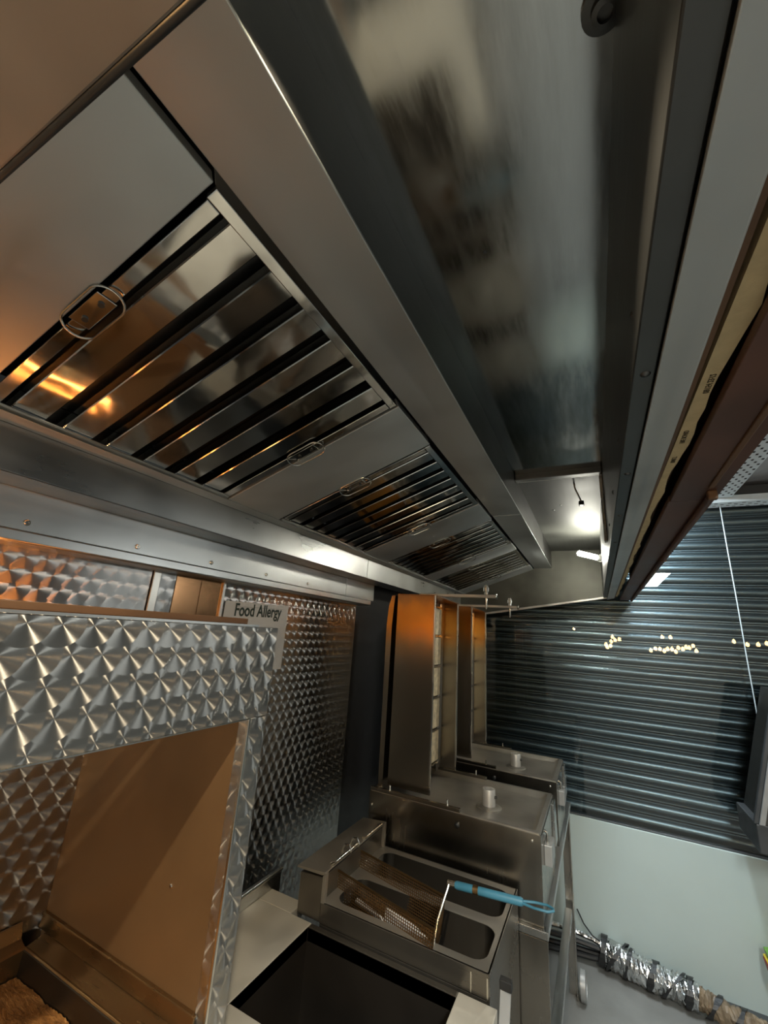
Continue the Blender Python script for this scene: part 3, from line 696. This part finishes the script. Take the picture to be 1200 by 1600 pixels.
# ------------------------------------------------------------------ doner grills
def make_grill():
    g=thing('doner_grill',(-.45,1.73,-.79),'nearer upright doner grill with empty spindle, beside the fryer','doner grill','doner grills on the steel table')
    x0,x1,y0,y1=-.775,-.192,1.535,1.930; zt=-.555; zb=-.785
    box('near_panel',x0,x1+.003,y0-.003,y0+.003,zb,zt-.004,M['grill'],g,.001)
    box('far_panel',x0,x1+.003,y1-.003,y1+.003,zb,zt-.004,M['grill'],g,.001)
    box('front_panel',x1-.003,x1+.003,y0,y1,zb,zt-.010,M['grill'],g,.001)
    box('rear_panel',x0-.003,x0+.003,y0,y1,zb,zt,M['grill'],g,.001)
    # tray: flat recessed pan with a raised rim
    bm=bmesh.new()
    outer=[(x0,y0),(x1,y0),(x1,y1),(x0,y1)]
    def ring(o,z,r=0):
        return [bm.verts.new((x,y,z+H)) for x,y in rrect(x0+o,x1-o,y0+o,y1-o,max(r,.001),4)]
    rs=[ring(.0,zt-.010,.004),ring(.0,zt,.004),ring(.014,zt,.012),ring(.024,zt-.014,.016),ring(.034,zt-.017,.018)]
    for a,b in zip(rs,rs[1:]):
        n=len(a)
        for i in range(n): bm.faces.new((a[i],a[(i+1)%n],b[(i+1)%n],b[i]))
    bm.faces.new(rs[-1]); bmesh.ops.recalc_face_normals(bm,faces=bm.faces)
    me=bpy.data.meshes.new('drip_tray'); bm.to_mesh(me); bm.free(); tr=link('drip_tray',me,M['traysteel'],g,True)
    try: me.set_sharp_from_angle(angle=math.radians(35))
    except Exception: pass
    sx,sy,sz=-.380,1.690,zt-.017
    MB().lathe((sx,sy,sz),[(.044,0),(.044,.003),(.036,.006),(.026,.007)],28).build('spindle_flange',M['traysteel'],g,smooth=True)
    MB().lathe((sx,sy,sz+.006),[(.0225,0),(.0225,.050),(.021,.0525),(.012,.0525),(.012,.030)],28).build('spindle_socket',M['socket'],g,smooth=True)
    MB().lathe((sx+.0215,sy-.004,sz+.036),[(.005,0),(.005,.006),(.003,.008)],10,'x').build('set_screw',M['dark_steel'],g)
    # guard flanges along both sides of the tray
    for yy in (y0+.004,y1-.006):
        MB().box(x0,-.440,yy-.006,yy+.006,zt-.001,zt+.010).build('side_flange',M['grill'],g,.001)
        for xx in (-.70,-.485): MB().tube([(xx,yy,zt+.010),(xx,yy,zt+.026)],.003,8).build('stud',M['chrome'],g)
    MB().lathe((-.448,y0-.003,zt-.036),[(.008,0),(.008,-.006),(.004,-.010)],12,'y').build('side_knob',M['dark_steel'],g,smooth=True)
    MB().lathe((-.215,y0-.003,zt-.022),[(.004,0),(.004,-.003),(.002,-.004)],10,'y').build('screw',M['chrome'],g)
    MB().lathe((-.765,y0-.003,zt-.045),[(.004,0),(.004,-.003),(.002,-.004)],10,'y').build('screw',M['chrome'],g)
    # burner tower: back box, two wings and a cap
    tz0,tz1=-.548,.154; wy0,wy1=1.588,1.925; fz0=tz0-.010; fz1=tz1-.004
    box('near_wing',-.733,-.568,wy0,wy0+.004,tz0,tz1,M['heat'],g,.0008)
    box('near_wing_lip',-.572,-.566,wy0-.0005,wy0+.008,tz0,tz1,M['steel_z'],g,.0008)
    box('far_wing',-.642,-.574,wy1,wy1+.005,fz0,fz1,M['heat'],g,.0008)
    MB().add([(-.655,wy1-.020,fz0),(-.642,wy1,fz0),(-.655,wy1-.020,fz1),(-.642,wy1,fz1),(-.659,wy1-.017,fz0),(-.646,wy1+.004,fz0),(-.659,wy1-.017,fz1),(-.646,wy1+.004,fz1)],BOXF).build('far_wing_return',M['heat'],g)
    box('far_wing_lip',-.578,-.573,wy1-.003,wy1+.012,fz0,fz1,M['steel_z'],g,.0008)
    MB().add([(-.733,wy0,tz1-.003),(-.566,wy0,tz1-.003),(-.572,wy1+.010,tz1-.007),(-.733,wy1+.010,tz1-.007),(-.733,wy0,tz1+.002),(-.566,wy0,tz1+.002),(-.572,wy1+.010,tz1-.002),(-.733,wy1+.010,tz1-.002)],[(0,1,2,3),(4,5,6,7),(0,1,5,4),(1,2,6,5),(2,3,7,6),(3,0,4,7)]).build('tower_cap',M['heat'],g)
    box('burner_housing',-.733,-.668,wy0+.006,wy1-.004,tz0,tz1-.008,M['dark_steel'],g,.001)
    nb=5; hgt=(tz1-tz0-.06)/nb
    for i in range(nb):
        z0=tz0+.03+i*hgt
        box('burner',-.668,-.645,wy0+.030,wy1-.022,z0+.006,z0+hgt-.006,M['ceramic'],g,.003)
    for i in range(nb+1):
        z0=tz0+.03+i*hgt; box('burner_divider',-.666,-.641,wy0+.02,wy1-.022,z0-.003,z0+.003,M['grill'],g)
    # back edge post, bowed at the top, set behind the near wing
    MB().add([(-.752,wy0-.004,tz0-.03),(-.770,wy0-.004,tz0-.03),(-.752,wy0-.004,.03),(-.776,wy0-.004,.03),(-.745,wy0-.004,.135),(-.770,wy0-.004,.105),(-.742,wy0-.004,.150),(-.758,wy0-.004,.148),
              (-.752,wy0+.10,tz0-.03),(-.770,wy0+.10,tz0-.03),(-.752,wy0+.10,.03),(-.776,wy0+.10,.03),(-.745,wy0+.10,.135),(-.770,wy0+.10,.105),(-.742,wy0+.10,.150),(-.758,wy0+.10,.148)],
             [(0,1,3,2),(2,3,5,4),(4,5,7,6),(8,10,11,9),(10,12,13,11),(12,14,15,13),(0,2,10,8),(2,4,12,10),(4,6,14,12),(1,9,11,3),(3,11,13,5),(5,13,15,7),(6,7,15,14),(0,8,9,1)]).build('rear_post',M['heat'],g)
    # upper spindle arm
    MB().box(-.72,-.372,1.794,1.806,.168,.182).build('spindle_arm',M['steel_x'],g,.002)
    MB().lathe((-.372,1.80,.175),[(.012,0),(.012,.005),(.009,.007)],14,'x').build('arm_cap',M['chrome'],g,smooth=True)
    MB().lathe((-.412,1.80,.182),[(.008,0),(.008,.012),(.0125,.014),(.0125,.030),(.009,.032),(.009,.040),(.006,.043)],16).build('arm_knob',M['chrome'],g,smooth=True)
    MB().lathe((-.412,1.80,.120),[(.002,0),(.005,.01),(.005,.050)],12).build('spindle_pin',M['chrome'],g,smooth=True)
    # gas control block on the front
    box('control_block',x1+.003,x1+.026,1.60,1.68,-.66,-.605,M['alu_light'],g,.002)
    tube('gas_pipe',[(x1+.012,1.62,-.605),(x1+.012,1.62,-.580),(x1+.003,1.62,-.572)],.004,M['chrome'],g)
    MB().prism([(x1+.003,-.70),(x1+.014,-.70),(x1+.010,-.57),(x1+.003,-.57)],1.86,1.93).build('corner_bracket',M['steel'],g,.001)
    return g
g1=make_grill()
g2=copy_tree(g1); g2.location.y+=.565; g2['label']='farther upright doner grill with empty spindle, next to the shutter'

# table carrying the grills
gt=thing('grill_table',(-.5,2.1,FZ),'steel table carrying both doner grills, with a side panel and low front rail','table')
box('table_top',-.80,-.176,1.520,2.66,-.805,-.785,M['steel'],gt,.002)
box('side_panel',-.80,-.178,1.520,1.526,FZ+.03,-.806,M['grill'],gt,.001)
for (lx,ly) in ((-.185,2.64),(-.78,2.64),(-.78,1.55)):
    m=MB(); m.box(lx-.003,lx+.003,ly-.036,ly,FZ,-.806); m.box(lx-.036,lx-.003,ly-.004,ly,FZ,-.806); m.build('leg',M['steel_z'],gt,.001)
m=MB(); m.box(-.196,-.190,1.53,2.60,-1.245,-1.215); m.box(-.222,-.196,1.53,2.60,-1.221,-1.215); m.build('front_rail',M['steel'],gt,.001)
MB().lathe((-.170,2.62,FZ+.055),[(.055,0),(.055,.02),(.045,.024),(.045,-.002)],24,'x').build('caster',M['alu_light'],gt,smooth=True)

# ------------------------------------------------------------------ wrapped pipe bundle on the floor
pb=thing('pipe_bundle',(.1,2.88,FZ),'bundle of pipes wrapped in silver and black tape lying along the floor','pipe')
path=[(-.30,2.93,-1.475),(-.16,2.915,-1.49),(-.05,2.90,-1.487),(.08,2.865,-1.492),(.20,2.85,-1.495),(.31,2.83,-1.497),(.40,2.80,-1.503),(.50,2.785,-1.506),(.60,2.77,-1.51),(.70,2.765,-1.51)]
def bez(pts,n):
    out=[]
    P_=[Vector(p) for p in pts]
    for i in range(len(P_)-1):
        a=P_[max(i-1,0)];b=P_[i];c=P_[i+1];d=P_[min(i+2,len(P_)-1)]
        for k in range(n):
            t=k/n; out.append(.5*((2*b)+(c-a)*t+(2*a-5*b+4*c-d)*t*t+(3*b-a-3*c+d)*t**3))
    out.append(P_[-1]); return out
full=bez(path,14)
def seg(x0,x1): return [p for p in full if x0<=p.x<=x1]
def crumple(name,x0,x1,r,mat,amp):
    pts=seg(x0,x1); m=MB(); m.tube(pts,[r*(1+random.uniform(-.06,.10)) for _ in pts],14)
    m.v=[(v[0]+random.uniform(-amp,amp),v[1]+random.uniform(-amp,amp),max(FZ+.002,v[2]+random.uniform(-amp,amp))) for v in m.v]
    return m.build(name,mat,pb)
crumple('foil_wrap',-.075,.055,.056,M['foil'],.005)
crumple('foil_wrap',.045,.175,.053,M['foil'],.005)
crumple('foil_wrap',.165,.315,.050,M['foil'],.005)
crumple('lagging',.30,.82,.040,M['lag'],.004)
def band(xc,tilt,r,w_):
    c=min(full,key=lambda p:abs(p.x-xc)); m=MB(); n=20; V=[];F=[]
    for k in range(n):
        a=2*math.pi*k/n; dx=tilt*math.sin(a+.6)
        for s in (-1,1):
            V.append((c.x+dx+s*w_*(1+.35*math.sin(3*a+xc*40)),c.y+r*math.cos(a),max(FZ+.001,c.z+r*math.sin(a))))
    for k in range(n): F.append((2*k,2*k+1,(2*k+3)%(2*n),(2*k+2)%(2*n)))
    o=raw('tape_band',V,F,M['tape'],pb); md=o.modifiers.new('solid','SOLIDIFY'); md.thickness=.002
for xc,tl,r,w_ in ((-.075,.01,.064,.012),(-.015,.05,.064,.008),(.035,.02,.062,.007),(.135,.02,.059,.013),(.215,.05,.057,.006),(.275,.012,.058,.011),(.36,.03,.047,.010),(.44,.025,.046,.010)):
    band(xc,tl,r,w_)
for k,(dy,dz,mt) in enumerate(((-.03,.01,'tape'),(.0,.03,'foil'),(-.02,-.02,'tape'),(.02,0,'alu_light'),(-.035,-.035,'rubber'))):
    tube('pipe',[(-.36,2.90+dy,-1.49+dz*1.4),(-.22,2.91+dy,-1.485+dz*1.2),(-.12,2.91+dy*.8,-1.487+dz),(-.05,2.90+dy*.5,-1.487+dz*.6)],.012,M[mt],pb,8)
tube('loose_wire',[(-.19,2.93,-1.36),(-.16,2.92,-1.41),(-.12,2.90,-1.44),(-.08,2.89,-1.45)],.0035,M['rubber'],pb,8)

# red and yellow carton at the right edge
ca=thing('carton',(.66,2.86,-1.40),'red and yellow printed carton at the right edge in front of the pale board','carton')
rot=Matrix.Rotation(math.radians(-12),3,'Y')
def CF(u,v,w):
    q=rot@Vector((u,v,w)); return (.60+q.x,2.82+q.y,-1.375+q.z)
MB().fbox(CF,0,.16,0,.10,0,.085).build('yellow_side',M['yellow'],ca,.002)
MB().fbox(CF,-.003,.022,-.002,.102,.004,.075).build('red_end',M['red'],ca,.002)
MB().fbox(CF,.01,.15,.01,.09,.085,.115).build('green_lid',M['green'],ca,.002)
box('stand',.62,.78,2.82,2.92,FZ,-1.405,M['tray'],ca,.002)

# ------------------------------------------------------------------ festoon bulbs behind the camera, seen as reflections in the window
fe=thing('festoon_lights',(.6,-.6,.32),'string of small warm festoon bulbs behind the camera, mirrored in the window','string lights')
BULBS=[(0.214,-1.0,0.148),(0.245,-1.06,0.107),(0.196,-1.12,0.086),(0.3,-1.0,0.119),(0.125,-1.06,0.036),(0.14,-1.12,0.001),(0.18,-1.0,0.022),(0.827,-1.06,0.19),(0.93,-1.12,0.193),(0.669,-1.0,-0.001),(0.73,-1.06,0.029),(0.789,-1.12,0.025),(0.825,-1.0,0.003),(0.872,-1.06,0.032),(0.931,-1.12,0.036),(0.955,-1.0,0.005),(0.998,-1.06,0.058),(1.056,-1.12,0.046),(1.077,-1.0,0.072),(1.121,-1.06,0.067),(1.176,-1.12,0.096),(1.184,-1.0,0.032),(1.613,-1.06,0.185),(1.76,-1.12,0.156),(1.839,-1.0,0.161),(1.94,-1.06,0.184)]
for (x,y,z) in BULBS:
    MB().lathe((x,y,z),[(.004,.030),(.010,.022),(.018,.010),(.022,-.004),(.020,-.016),(.012,-.025),(.002,-.028)],12).build('bulb',M['festoon'],fe,smooth=True)
    tube('drop_wire',[(x,y,z+.03),(x,y,.45)],.002,M['rubber'],fe,5)
tube('carrier_wire',[(.05,-1.06,.45),(1.0,-1.06,.45),(2.0,-1.06,.45)],.004,M['rubber'],fe,6)
